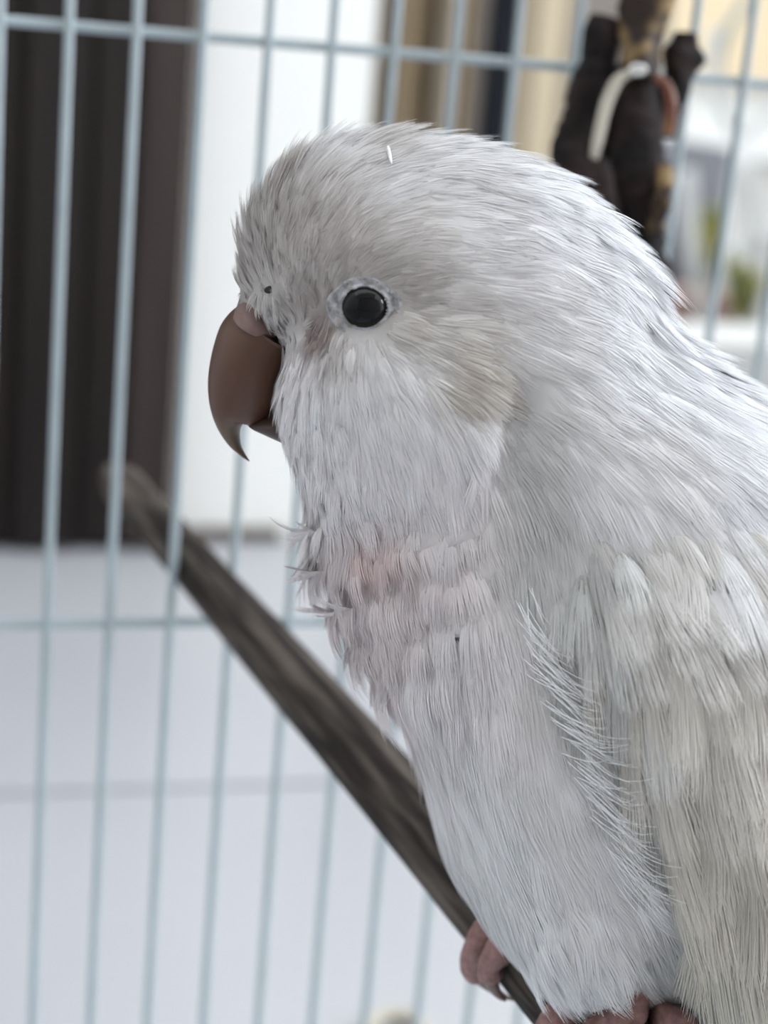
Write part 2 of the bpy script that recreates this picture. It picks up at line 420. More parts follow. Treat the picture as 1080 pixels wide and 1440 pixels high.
rings = [  # top, bottom (pixels), half width (mm), exponent
    (342, 430, 425, 556, 4.0), (341, 380, 430, 598, 5.4), (354, 308, 432, 626, 9.2), (394, 246, 438, 655, 13.6),
    (455, 204, 448, 690, 16.0), (545, 190, 454, 730, 17.4), (650, 200, 456, 768, 18.0), (755, 234, 462, 805, 18.8),
    (836, 290, 480, 848, 19.4), (889, 360, 505, 900, 20.2), (926, 452, 540, 955, 21.5), (1012, 520, 572, 1010, 23.5),
    (1108, 570, 590, 1070, 25.5), (1185, 640, 605, 1130, 27.0), (1225, 750, 625, 1190, 27.5), (1245, 870, 672, 1240, 27.0),
    (1255, 990, 735, 1266, 26.0), (1258, 1110, 806, 1290, 24.0), (1258, 1230, 884, 1328, 21.0), (1262, 1340, 975, 1400, 18.0),
    (1275, 1440, 1080, 1470, 14.5), (1300, 1530, 1150, 1580, 10.0), (1330, 1620, 1250, 1660, 6.0)]
R_ = np.array(rings, float)
NR, NS = 150, 96
T2 = np.array([sag(a, b) for a, b in R_[:, :2]]); B2 = np.array([sag(a, b) for a, b in R_[:, 2:4]])
Tp, Bp = smooth_path(T2, NR), smooth_path(B2, NR)
Wd = smooth_path(np.stack([R_[:, 4], R_[:, 4] * 0, R_[:, 4] * 0], 1), NR)[:, 0] * 1e-3
th = np.arange(NS) * 2 * np.pi / NS
cth, sth = np.cos(th), np.sin(th)
sw = np.sign(sth) * np.abs(sth) ** .88
BV = (((Tp + Bp) / 2)[:, None, :] + ((Tp - Bp) / 2)[:, None, :] * cth[None, :, None] + (Wd[:, None] * sw[None, :])[:, :, None] * LX)
def body_normals(G):
    du = np.gradient(G, axis=0); dv = np.roll(G, -1, 1) - np.roll(G, 1, 1)
    n = np.cross(dv, du); n /= np.linalg.norm(n, axis=-1, keepdims=True) + 1e-12
    cen = G.mean(1, keepdims=True)
    s = np.sign(((G - cen) * n).sum(-1).mean()); return n * s
def gauss(uv, u, v, su, sv=None, ang=0):
    sv = sv or su; a = math.radians(ang); dx = uv[..., 0] - u; dy = uv[..., 1] - v
    x = dx * math.cos(a) + dy * math.sin(a); y = -dx * math.sin(a) + dy * math.cos(a)
    return np.exp(-.5 * ((x / su) ** 2 + (y / sv) ** 2))
def sstep(x, a, b):
    t = np.clip((x - a) / (b - a), 0, 1); return t * t * (3 - 2 * t)
N0 = body_normals(BV)
UV = pix(BV.reshape(-1, 3)).reshape(NR, NS, 2)
lat = np.abs((BV - PB) @ LX)
disp = np.zeros((NR, NS))
# cheek lobe, steep at its back edge
edge_u = 705 - .35 * np.abs(UV[..., 1] - 560)
disp += 3.2e-3 * gauss(UV, 560, 590, 130, 90, 20) * (1 - sstep(UV[..., 0], edge_u - 10, edge_u + 30))
# brow and eye hollow
disp += 1.3e-3 * gauss(UV, 520, 350, 90, 34) - .9e-3 * gauss(UV, 513, 432, 42)
disp -= 2.6e-3 * gauss(UV, 378, 500, 26, 38)
disp -= 1.2e-3 * gauss(UV, 430, 455, 30)
disp -= .8e-3 * gauss(UV, 640, 440, 60, 9, 6) + 1.3e-3 * gauss(UV, 722, 600, 26, 70, 12)
# feather tiers of throat and breast: each swells, then drops off
tier = ((UV[..., 1] + .22 * (UV[..., 0] - 500)) - 742) / 62.0
fr = tier - np.floor(tier)
saw = np.where(fr < .82, fr / .82, (1 - fr) / .18) - .5
mask = sstep(UV[..., 1], 700, 745) * (1 - sstep(UV[..., 1], 955, 1010)) * (1 - sstep(UV[..., 0], 640, 730))
disp += 2.5e-3 * saw * mask
disp += 1.0e-3 * gauss(UV, 445, 775, 22, 20)
# tier where breast down ends over the bare lower breast
disp += .4e-3 * (1 - sstep(UV[..., 1] + .1 * (UV[..., 0] - 560), 985, 1010)) * sstep(UV[..., 1], 900, 980) * (1 - sstep(UV[..., 0], 640, 720))
# breast side bulge that overlaps the wing
disp += 5.0e-3 * gauss(UV, 755, 1120, 58, 180, -18)
disp -= 2.0e-3 * gauss(UV, 760, 760, 55, 60)
disp += 2.5e-3 * gauss(UV, 800, 1330, 90, 60)
BV = BV + N0 * disp[..., None]
BN = body_normals(BV)
V = BV.reshape(-1, 3)
Fs = [(i * NS + j, i * NS + (j + 1) % NS, (i + 1) * NS + (j + 1) % NS, (i + 1) * NS + j) for i in range(NR - 1) for j in range(NS)]
Fs += [tuple(range(NS)), tuple(range(NR * NS - 1, (NR - 1) * NS - 1, -1))]

# --- plumage fields: u, v, direction, length, half width (mm), lift, colour
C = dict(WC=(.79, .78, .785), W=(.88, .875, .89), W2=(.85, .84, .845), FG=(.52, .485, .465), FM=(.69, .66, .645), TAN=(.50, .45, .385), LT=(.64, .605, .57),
         P=(.86, .79, .795), PK=(.74, .58, .57), WG=(.735, .705, .66), FD=(.22, .155, .145), DG=(.54, .54, .525), G=(.66, .66, .65), BR=(.87, .84, .85), N=(.845, .85, .87))  # G is lowered partly for the shade at the wing edge
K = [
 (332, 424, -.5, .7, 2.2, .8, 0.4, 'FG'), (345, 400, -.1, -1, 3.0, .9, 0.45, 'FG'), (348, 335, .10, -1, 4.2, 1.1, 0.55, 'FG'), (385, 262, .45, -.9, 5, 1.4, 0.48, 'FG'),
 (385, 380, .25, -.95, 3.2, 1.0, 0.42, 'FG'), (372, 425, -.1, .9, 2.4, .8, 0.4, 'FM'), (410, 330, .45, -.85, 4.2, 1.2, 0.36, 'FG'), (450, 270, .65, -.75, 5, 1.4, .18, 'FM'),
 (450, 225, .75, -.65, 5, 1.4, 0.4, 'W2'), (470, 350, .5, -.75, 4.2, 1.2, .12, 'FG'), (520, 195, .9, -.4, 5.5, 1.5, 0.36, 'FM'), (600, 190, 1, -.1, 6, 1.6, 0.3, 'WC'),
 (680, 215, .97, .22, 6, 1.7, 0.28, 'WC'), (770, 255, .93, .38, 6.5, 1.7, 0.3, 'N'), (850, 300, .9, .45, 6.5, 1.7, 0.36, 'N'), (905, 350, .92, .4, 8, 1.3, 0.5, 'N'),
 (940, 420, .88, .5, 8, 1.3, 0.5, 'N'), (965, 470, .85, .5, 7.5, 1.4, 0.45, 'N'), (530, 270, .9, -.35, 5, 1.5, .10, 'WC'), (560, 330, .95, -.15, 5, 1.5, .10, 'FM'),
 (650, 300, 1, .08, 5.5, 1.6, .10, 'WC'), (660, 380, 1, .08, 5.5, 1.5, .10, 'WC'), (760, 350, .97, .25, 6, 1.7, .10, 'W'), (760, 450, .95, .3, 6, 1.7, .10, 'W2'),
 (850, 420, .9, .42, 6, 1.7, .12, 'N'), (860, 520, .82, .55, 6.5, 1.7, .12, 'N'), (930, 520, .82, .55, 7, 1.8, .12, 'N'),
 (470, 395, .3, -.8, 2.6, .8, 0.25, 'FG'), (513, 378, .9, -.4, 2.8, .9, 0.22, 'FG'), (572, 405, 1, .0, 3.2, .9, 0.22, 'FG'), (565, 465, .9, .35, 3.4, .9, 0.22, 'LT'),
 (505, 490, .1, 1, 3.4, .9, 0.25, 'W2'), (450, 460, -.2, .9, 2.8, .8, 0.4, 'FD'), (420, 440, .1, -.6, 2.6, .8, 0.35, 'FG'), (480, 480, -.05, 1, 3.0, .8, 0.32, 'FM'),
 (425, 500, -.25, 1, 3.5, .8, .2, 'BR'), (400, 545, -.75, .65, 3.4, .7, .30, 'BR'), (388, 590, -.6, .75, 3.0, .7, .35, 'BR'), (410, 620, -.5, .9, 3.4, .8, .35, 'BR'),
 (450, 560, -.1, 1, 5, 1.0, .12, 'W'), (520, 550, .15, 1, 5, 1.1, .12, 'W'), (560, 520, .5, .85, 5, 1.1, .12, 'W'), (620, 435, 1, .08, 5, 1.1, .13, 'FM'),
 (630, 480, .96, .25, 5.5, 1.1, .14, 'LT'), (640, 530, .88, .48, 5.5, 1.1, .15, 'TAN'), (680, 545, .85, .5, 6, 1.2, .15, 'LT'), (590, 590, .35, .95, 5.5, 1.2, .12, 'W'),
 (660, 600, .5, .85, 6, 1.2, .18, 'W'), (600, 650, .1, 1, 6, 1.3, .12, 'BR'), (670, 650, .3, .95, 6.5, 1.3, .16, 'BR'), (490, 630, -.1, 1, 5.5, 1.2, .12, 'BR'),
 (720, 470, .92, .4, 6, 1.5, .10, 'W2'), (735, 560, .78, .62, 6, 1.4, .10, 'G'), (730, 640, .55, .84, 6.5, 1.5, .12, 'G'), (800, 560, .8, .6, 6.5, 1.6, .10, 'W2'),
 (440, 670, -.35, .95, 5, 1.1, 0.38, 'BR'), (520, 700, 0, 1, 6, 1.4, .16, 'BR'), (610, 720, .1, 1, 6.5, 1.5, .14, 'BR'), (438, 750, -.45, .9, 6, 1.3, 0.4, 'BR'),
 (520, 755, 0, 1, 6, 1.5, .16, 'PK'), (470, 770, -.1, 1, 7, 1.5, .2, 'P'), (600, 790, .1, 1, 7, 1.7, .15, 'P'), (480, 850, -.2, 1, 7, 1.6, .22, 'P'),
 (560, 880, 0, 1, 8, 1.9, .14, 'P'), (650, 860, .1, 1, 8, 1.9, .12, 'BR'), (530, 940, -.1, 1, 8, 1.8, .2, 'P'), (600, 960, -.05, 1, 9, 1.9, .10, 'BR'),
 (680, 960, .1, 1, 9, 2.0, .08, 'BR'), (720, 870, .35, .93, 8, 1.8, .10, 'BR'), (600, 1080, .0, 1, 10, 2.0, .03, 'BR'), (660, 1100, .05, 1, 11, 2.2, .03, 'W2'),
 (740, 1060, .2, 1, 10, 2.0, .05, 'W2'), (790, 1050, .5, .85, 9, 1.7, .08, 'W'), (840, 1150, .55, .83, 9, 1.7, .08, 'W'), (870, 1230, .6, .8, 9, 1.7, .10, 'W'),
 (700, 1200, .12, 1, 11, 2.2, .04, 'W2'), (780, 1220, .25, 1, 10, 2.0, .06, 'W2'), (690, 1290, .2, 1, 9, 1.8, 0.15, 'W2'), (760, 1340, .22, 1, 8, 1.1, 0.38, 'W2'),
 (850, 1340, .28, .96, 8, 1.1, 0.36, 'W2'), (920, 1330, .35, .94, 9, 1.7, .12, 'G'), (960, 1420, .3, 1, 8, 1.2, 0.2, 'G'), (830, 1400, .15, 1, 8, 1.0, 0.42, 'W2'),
 (795, 900, .2, 1, 8, 1.8, .06, 'DG'), (835, 985, .15, 1, 9, 1.8, .06, 'DG'), (870, 1070, .1, 1, 9, 1.8, .06, 'DG'), (905, 1160, .1, 1, 9, 1.8, .06, 'DG'),  # shade behind the breast plumes, painted into the feather tint
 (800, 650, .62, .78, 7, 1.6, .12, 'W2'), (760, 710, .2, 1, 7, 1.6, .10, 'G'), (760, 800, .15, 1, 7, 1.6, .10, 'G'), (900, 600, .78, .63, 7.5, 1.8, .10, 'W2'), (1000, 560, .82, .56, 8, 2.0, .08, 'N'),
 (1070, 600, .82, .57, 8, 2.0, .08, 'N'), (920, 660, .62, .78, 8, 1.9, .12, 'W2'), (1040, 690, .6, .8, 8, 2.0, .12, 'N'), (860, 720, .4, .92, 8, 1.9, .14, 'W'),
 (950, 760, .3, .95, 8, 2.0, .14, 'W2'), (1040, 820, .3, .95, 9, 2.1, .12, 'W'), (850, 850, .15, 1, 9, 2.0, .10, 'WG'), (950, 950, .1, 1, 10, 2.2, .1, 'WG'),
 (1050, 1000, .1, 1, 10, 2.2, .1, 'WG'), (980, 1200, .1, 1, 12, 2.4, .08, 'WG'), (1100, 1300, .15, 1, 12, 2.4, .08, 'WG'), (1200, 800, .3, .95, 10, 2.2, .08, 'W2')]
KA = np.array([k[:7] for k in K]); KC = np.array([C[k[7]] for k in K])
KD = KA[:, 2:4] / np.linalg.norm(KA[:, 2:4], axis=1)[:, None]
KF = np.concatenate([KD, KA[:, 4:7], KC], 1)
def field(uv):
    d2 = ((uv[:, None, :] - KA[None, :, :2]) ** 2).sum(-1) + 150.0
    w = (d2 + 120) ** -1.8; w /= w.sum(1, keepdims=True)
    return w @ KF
EYE_PX = (513, 432)

def set_attr_color(me, col):
    a = me.attributes.new('tint', 'FLOAT_COLOR', 'POINT')
    a.data.foreach_set('color', np.concatenate([col, np.ones((len(col), 1))], 1).astype(np.float32).ravel())
def big_mesh(name, V, Q, m):
    me = bpy.data.meshes.new(name); nv, nq = len(V), len(Q)
    me.vertices.add(nv); me.vertices.foreach_set('co', V.astype(np.float32).ravel())
    me.loops.add(nq * 4); me.loops.foreach_set('vertex_index', Q.astype(np.int32).ravel())
    me.polygons.add(nq); me.polygons.foreach_set('loop_start', (np.arange(nq) * 4).astype(np.int32))
    me.update(calc_edges=True)
    me.polygons.foreach_set('use_smooth', np.ones(nq, bool))
    me.materials.append(m); return me
base = np.array(bird['base'])
body = mesh_obj('body', V, Fs, MT['feather'], bird, origin=base)
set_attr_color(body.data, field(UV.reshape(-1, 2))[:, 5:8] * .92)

# --- generic feather builder: vectorised over feathers, each a spray of fine barbs
def feathers(p, n, d, L, W, lift, col, nb, segs=4, cup=.25, curl=.35, gap=1.15, jit=.22, colj=.04, ragged=.07, rseed=0, h1=None, h2=None, n2=None, root=.28, bend=0.0, tip=0.0):
    g = np.random.default_rng(rseed); nf = len(p)
    s = np.cross(n, d); z = np.zeros(nf)
    h1 = z if h1 is None else h1; h2 = z if h2 is None else h2; n2 = n if n2 is None else n2
    x = np.linspace(-1, 1, nb)[None, :] + g.normal(0, .5 / nb, (nf, nb))
    t0 = g.uniform(0, .3, (nf, nb))
    t1 = .66 + .34 * np.sqrt(np.clip(1 - x * x, 0, 1)) + g.normal(0, ragged, (nf, nb))
    q = np.linspace(0, 1, segs + 1)
    t = t0[..., None] + (t1 - t0)[..., None] * q                               # nf, nb, q
    wob = g.normal(0, .10, (nf, nb, 1)) * q ** 2
    lat_ = x[..., None] * (root + (1 - root) * (1 - (1 - np.clip(t, 0, 1)) ** 2.2)) + wob
    b2 = 2 * h2 - 4 * h1; a2 = 4 * h1 - h2                                      # height of the skin below, through h1 at 1/2 and h2 at 1
    Lq = L[:, None, None]
    hgt = Lq * (lift[:, None, None] * (t - curl * t * t)) - (cup * W)[:, None, None] * lat_ ** 2 + a2[:, None, None] * t + b2[:, None, None] * t * t
    hgt = hgt + Lq * g.normal(0, .012, (nf, nb, 1)) * q
    bw = np.broadcast_to(gap * W / nb, (nf,))
    taper = np.clip(1.0 - .75 * q ** 2.2, .1, 1)
    C_ = (p[:, None, None, :] + d[:, None, None, :] * (Lq * t)[..., None] + s[:, None, None, :] * (W[:, None, None] * lat_ + bend * Lq * t * t)[..., None]
          + n[:, None, None, :] * hgt[..., None])
    tan = np.gradient(C_, axis=2); tan /= np.linalg.norm(tan, axis=-1, keepdims=True) + 1e-12
    tc = np.clip(t, 0, 1)[..., None]
    ns = n[:, None, None, :] * (1 - tc) + n2[:, None, None, :] * tc + s[:, None, None, :] * (1.1 * cup * lat_)[..., None] - d[:, None, None, :] * (lift[:, None, None, None] * .5)
    ac = np.cross(ns, tan); ac /= np.linalg.norm(ac, axis=-1, keepdims=True) + 1e-12
    roll = g.normal(0, jit, (nf, nb, 1, 1))
    nn = ns + ac * roll; nn /= np.linalg.norm(nn, axis=-1, keepdims=True)
    off = ac * (bw[:, None, None] * taper[None, None, :])[..., None]
    V = np.stack([C_ - off, C_ + off], 3)                                     # nf nb q 2 3
    Nn = np.repeat(nn[:, :, :, None, :], 2, 3)
    cj = 1 + g.normal(0, colj, (nf, nb, 1, 1)) + g.normal(0, colj * 1.1, (nf, 1, 1, 1))
    cc = np.broadcast_to(np.clip(col[:, None, None, :] * cj * (1 - .5 * tip + tip * np.clip(t, 0, 1))[..., None], 0, .94)[:, :, :, None, :], V.shape)
    nq = segs + 1
    idx = np.arange(nf * nb * nq * 2).reshape(nf * nb, nq, 2)
    Q = np.stack([idx[:, :-1, 0], idx[:, 1:, 0], idx[:, 1:, 1], idx[:, :-1, 1]], -1).reshape(-1, 4)
    return V.reshape(-1, 3), Q, Nn.reshape(-1, 3), cc.reshape(-1, 3)
def feather_obj(name, data, parent, origin, world=True):
    V, Q, Nn, cc = data
    me = big_mesh(name, V - origin, Q, MT['feather'])
    set_attr_color(me, cc)
    a = me.attributes.new('custom_normal', 'FLOAT_VECTOR', 'POINT')
    a.data.foreach_set('vector', Nn.astype(np.float32).ravel())
    o = bpy.data.objects.new(name, me); COL.objects.link(o); o.parent = parent
    return o

# --- scatter feather roots over the body
gcell = np.linalg.norm(np.cross(BV[1:] - BV[:-1], np.roll(BV, -1, 1)[:-1] - BV[:-1]), axis=-1)       # NR-1, NS
prob = gcell.ravel() / gcell.sum()
NC = 90000
ci = rng.choice(len(prob), NC, p=prob); ri, cj_ = np.divmod(ci, NS)
fa, fb = rng.random(NC)[:, None], rng.random(NC)[:, None]
def bil(A): 
    A1 = np.roll(A, -1, 1)
    return (A[ri, cj_] * (1 - fa) + A[ri + 1, cj_] * fa) * (1 - fb) + (A1[ri, cj_] * (1 - fa) + A1[ri + 1, cj_] * fa) * fb
pp = bil(BV); pn = bil(BN); pn /= np.linalg.norm(pn, axis=1)[:, None]
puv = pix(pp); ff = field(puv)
pl = (pp - PB) @ LX
space = ff[:, 3] * .60e-3 + .16e-3                       # spacing follows feather half width
space = np.where(pl < -.004, space * 1.7, space)
space = np.where((puv[:, 0] > 1130) | (puv[:, 1] > 1500), space * 1.6, space)
eye_uv = np.array(EYE_PX)
eyed = np.hypot((puv[:, 0] - 513) / 1.12, puv[:, 1] - 434)
ok = (eyed > 37) & ~((puv[:, 0] < 398 - .12 * np.abs(puv[:, 1] - 495)) & (puv[:, 1] > 488) & (puv[:, 1] < 545) & (puv[:, 0] > 330))
wing_L = lambda v: np.interp(v, [680, 760, 830, 900, 980, 1060, 1150, 1230, 1300, 1440, 1560], [800, 765, 755, 775, 805, 842, 880, 905, 925, 960, 1000])
ok &= ~((puv[:, 0] > wing_L(puv[:, 1]) + 75) & (puv[:, 1] > 900) & (puv[:, 0] < 1150))
cell = .0016; grid = {}; keep = []
kk = np.floor(pp / cell).astype(int)
for i in np.nonzero(ok)[0]:
    a = tuple(kk[i]); r2 = space[i] ** 2; bad = False
    for dx in (-1, 0, 1):
        for dy in (-1, 0, 1):
            for dz in (-1, 0, 1):
                for j in grid.get((a[0] + dx, a[1] + dy, a[2] + dz), ()):
                    e = pp[i] - pp[j]
                    if e @ e < r2: bad = True; break
                if bad: break
            if bad: break
        if bad: break
    if not bad: grid.setdefault(a, []).append(i); keep.append(i)
keep = np.array(keep); nf = len(keep)
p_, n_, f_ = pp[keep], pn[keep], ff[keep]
img_dir = f_[:, 0:1] * C_R + f_[:, 1:2] * C_D
img_dir += rng.normal(0, .10, (nf, 3))
d_ = img_dir - (img_dir * n_).sum(1, keepdims=True) * n_; d_ /= np.linalg.norm(d_, axis=1)[:, None]
L_ = f_[:, 2] * .88e-3 * rng.uniform(.8, 1.2, nf); W_ = f_[:, 3] * .88e-3 * rng.uniform(.85, 1.15, nf)
lift_ = f_[:, 4] * rng.uniform(.5, 1.7, nf)
bvh = BVHTree.FromPolygons(V.tolist(), [list(map(int, f)) for f in Fs[:-2]])
h1_ = np.zeros(nf); h2_ = np.zeros(nf); n2_ = n_.copy()
for i in range(nf):
    P2 = p_[i] + d_[i] * L_[i]
    a = bvh.find_nearest(Vector(p_[i] + d_[i] * L_[i] * .5)); b = bvh.find_nearest(Vector(P2))
    h1_[i] = (np.array(a[0]) - p_[i]) @ n_[i]; h2_[i] = (np.array(b[0]) - p_[i]) @ n_[i]
    q = np.array(b[1]); q = q if q @ n_[i] > 0 else -q
    n2_[i] = q
h1_ = np.clip(h1_, -.3 * L_, .3 * L_); h2_ = np.clip(h2_, -.45 * L_, .45 * L_)
fol = np.clip(1.0 - 1.7 * f_[:, 4], .3, .9)
# tips keep some spring where the skin falls away under them
h1_ = np.where(h1_ < 0, h1_ * fol, h1_); h2_ = np.where(h2_ < 0, h2_ * fol, h2_)
near = ((p_ - PB) @ LX > -.006) & (puv[keep][:, 0] < 1140) & (puv[keep][:, 1] < 1500)
def some(m, nb, sg, seed, cj=.03):
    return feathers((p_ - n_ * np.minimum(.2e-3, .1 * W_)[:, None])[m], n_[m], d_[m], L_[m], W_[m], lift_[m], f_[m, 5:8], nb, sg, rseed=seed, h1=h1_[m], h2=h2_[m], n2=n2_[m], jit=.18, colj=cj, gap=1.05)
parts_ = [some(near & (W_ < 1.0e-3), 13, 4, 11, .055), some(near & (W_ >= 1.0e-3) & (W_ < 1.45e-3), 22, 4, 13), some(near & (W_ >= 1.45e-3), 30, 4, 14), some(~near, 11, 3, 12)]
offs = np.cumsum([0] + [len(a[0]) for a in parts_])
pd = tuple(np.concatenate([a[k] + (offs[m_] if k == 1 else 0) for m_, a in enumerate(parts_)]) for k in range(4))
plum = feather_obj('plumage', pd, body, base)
plum['kind'] = 'stuff'
print('feathers', nf, 'quads', len(pd[1]))

# --- wing: a shell lying on the body
def hit(u, v):
    r = Vector(ray(u, v)).normalized()
    h = bvh.ray_cast(Vector(CAM), r)
    if h[0] is None:
        q = Vector(sag(u, v)); h = bvh.find_nearest(q)
    return np.array(h[0]), np.array(h[1])
def out_n(P, N):
    c_ = PB + ((P - PB) @ AX) * AX + ((P - PB) @ ZX) * ZX
    return N if N @ (P - c_ + LX * 1e-3) > 0 else -N
nv_, nu_ = 44, 26
WV = np.zeros((nv_, nu_, 3)); WN = np.zeros((nv_, nu_, 3)); 
vv = np.linspace(690, 1500, nv_)
WUV = np.zeros((nv_, nu_, 2))
for i, v in enumerate(vv):
    ul = wing_L(v); ur = 1175
    for j in range(nu_):
        a = j / (nu_ - 1); u = ul + (ur - ul) * a
        P, N = hit(u, v); N = out_n(P, N)
        th_ = 4.0e-3 * sstep(a, 0, .28) * sstep(v, 700, 900) - 1.2e-3
        th_ -= 2e-3 * sstep(a, .85, 1)
        WV[i, j] = P + N * th_; WN[i, j] = N; WUV[i, j] = (u, v)
for _ in range(3):
    for A in (WV, WN):
        A[1:-1, 1:-1] = .5 * A[1:-1, 1:-1] + .125 * (A[2:, 1:-1] + A[:-2, 1:-1] + A[1:-1, 2:] + A[1:-1, :-2])
gd = np.cross(np.gradient(WV, axis=1), np.gradient(WV, axis=0)); gd /= np.linalg.norm(gd, axis=-1, keepdims=True) + 1e-12
gd *= np.sign((gd * WN).sum(-1, keepdims=True)); 
inner = WV - gd * 2.5e-3
wverts = np.concatenate([WV.reshape(-1, 3), inner.reshape(-1, 3)]); o2 = nv_ * nu_
wf = [(i * nu_ + j, i * nu_ + j + 1, (i + 1) * nu_ + j + 1, (i + 1) * nu_ + j) for i in range(nv_ - 1) for j in range(nu_ - 1)]
wf += [tuple(o2 + k for k in reversed(f)) for f in wf]
bd = [(0, j) for j in range(nu_)] + [(i, nu_ - 1) for i in range(1, nv_)] + [(nv_ - 1, j) for j in range(nu_ - 2, -1, -1)] + [(i, 0) for i in range(nv_ - 2, 0, -1)]
bi = [i * nu_ + j for i, j in bd]
wf += [(bi[k], bi[(k + 1) % len(bi)], o2 + bi[(k + 1) % len(bi)], o2 + bi[k]) for k in range(len(bi))]
wing = mesh_obj('wing', wverts, wf, MT['feather'], bird, origin=base)
wing['base'] = [float(x) for x in base]
set_attr_color(wing.data, np.tile(np.array(C['WG']) * .75, (len(wverts), 1)))

# feather prototypes in a unit frame: root at origin, x along, z out
def proto(seed, asp, kb, col, ragged=.10, lift=.10, cup=.5):
    o = np.zeros((1, 3))
    return feathers(o, np.array([[0, 0, 1.0]]), np.array([[1.0, 0, 0]]), np.array([1.0]), np.array([asp]), np.array([lift]), np.array([col]), kb, 5,
                    cup=cup, curl=.5, jit=.28 if asp > .2 else .12, colj=.05 if asp > .2 else .02, ragged=ragged, rseed=seed, gap=1.2, root=.2, bend=(.10, -.08, .03)[seed % 3], tip=.25)
cw = np.array(C['WG'])
PROT = {}
def proto_mesh(kind, k):
    if (kind, k) not in PROT:
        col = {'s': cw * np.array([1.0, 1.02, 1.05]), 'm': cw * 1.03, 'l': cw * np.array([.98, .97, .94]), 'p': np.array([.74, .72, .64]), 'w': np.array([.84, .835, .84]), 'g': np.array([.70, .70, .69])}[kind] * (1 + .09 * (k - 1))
        asp = {'s': .25, 'm': .25, 'l': .22, 'p': .15, 'w': .25, 'g': .25}[kind]
        dt = proto(40 + k + ord(kind[0]), asp, {'s': 60, 'm': 76, 'l': 84, 'p': 120, 'w': 60, 'g': 70}[kind], col, ragged={'p': .02}.get(kind, .045), lift={'p': .04}.get(kind, .12))
        Vv, Q, Nn, cc = dt
        me = big_mesh('feather', Vv, Q, MT['feather']); set_attr_color(me, cc)
        a = me.attributes.new('custom_normal', 'FLOAT_VECTOR', 'POINT'); a.data.foreach_set('vector', Nn.astype(np.float32).ravel())
        PROT[(kind, k)] = me
    return PROT[(kind, k)]
wbvh = BVHTree.FromPolygons(wverts[:o2].tolist(), [list(f) for f in wf[:(nv_ - 1) * (nu_ - 1)]])
def whit(u, v):
    r = Vector(ray(u, v)).normalized(); h = wbvh.ray_cast(Vector(CAM), r)
    if h[0] is None: return None
    P, N = np.array(h[0]), np.array(h[1])
    if N @ (CAM - P) < 0: N = -N
    return P, N
gw = np.random.default_rng(21)
def wing_feather(u, v, du, dv, Lmm, kind, k, raise_=0.0, tilt=0.0, wscale=1.0):
    h = whit(u, v)
    if h is None: return
    P, N = h
    d = du * C_R + dv * C_D; d = d - (d @ N) * N; d /= np.linalg.norm(d)
    d = d * math.cos(tilt) + N * math.sin(tilt); s = np.cross(N, d); s /= np.linalg.norm(s); n2 = np.cross(d, s)
    L = Lmm * 1e-3
    m4 = Matrix([[d[0] * L, s[0] * L * wscale, n2[0] * L, 0], [d[1] * L, s[1] * L * wscale, n2[1] * L, 0], [d[2] * L, s[2] * L * wscale, n2[2] * L, 0], [0, 0, 0, 1]])
    o = bpy.data.objects.new('feather', proto_mesh(kind, k)); COL.objects.link(o); o.parent = wing
    loc, rt, sc = m4.decompose()
    o.location = P + N * (.3e-3 + raise_) - base
    o.rotation_mode = 'QUATERNION'; o.rotation_quaternion = rt; o.scale = sc
    return o
def flow(u, v):
    f = field(np.array([[u, v]], float))[0]; return f[0], f[1]
# flight feathers, then coverts from the lowest row up
for u, v, du, dv, L, k in ((1000, 1110, .18, 1, 40, 0), (1035, 1090, .26, 1, 44, 1), (1070, 1080, .30, 1, 46, 2), (1100, 1060, .3, 1, 46, 0)):
    wing_feather(u, v, du, dv, L, 'p', k, .2e-3, .01)
nrow = 0
for v0, du_, kind, L, jit_ in ((1260, 58, 'l', 15, 10), (1190, 58, 'l', 17, 10), (1110, 54, 'l', 16, 10), (1040, 50, 'm', 14, 9), (975, 46, 'm', 13, 9), (915, 42, 'm', 12, 8), (862, 38, 's', 10.5, 7), (815, 36, 's', 10, 7), (772, 34, 's', 9.5, 6), (732, 34, 's', 9, 6)):
    nrow += 1
    u = wing_L(v0) + (50 if v0 > 850 else 24) + (nrow % 2) * du_ * .5
    while u < 1165:
        fu, fv = flow(u, v0)
        kd = 'w' if (kind == 's' and u > 960 and v0 < 840 and gw.random() < .5) else kind
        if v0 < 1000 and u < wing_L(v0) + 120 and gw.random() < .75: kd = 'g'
        wing_feather(u + gw.normal(0, jit_ * .5), v0 + gw.normal(0, jit_), fu + gw.normal(0, .10), fv, L * gw.uniform(.88, 1.15), kd, int(gw.integers(0, 3)), -.35e-3 + .04e-3 * nrow, .08 + gw.uniform(0, .10), gw.uniform(.75, 1.1))
        u += du_ * gw.uniform(.85, 1.15)

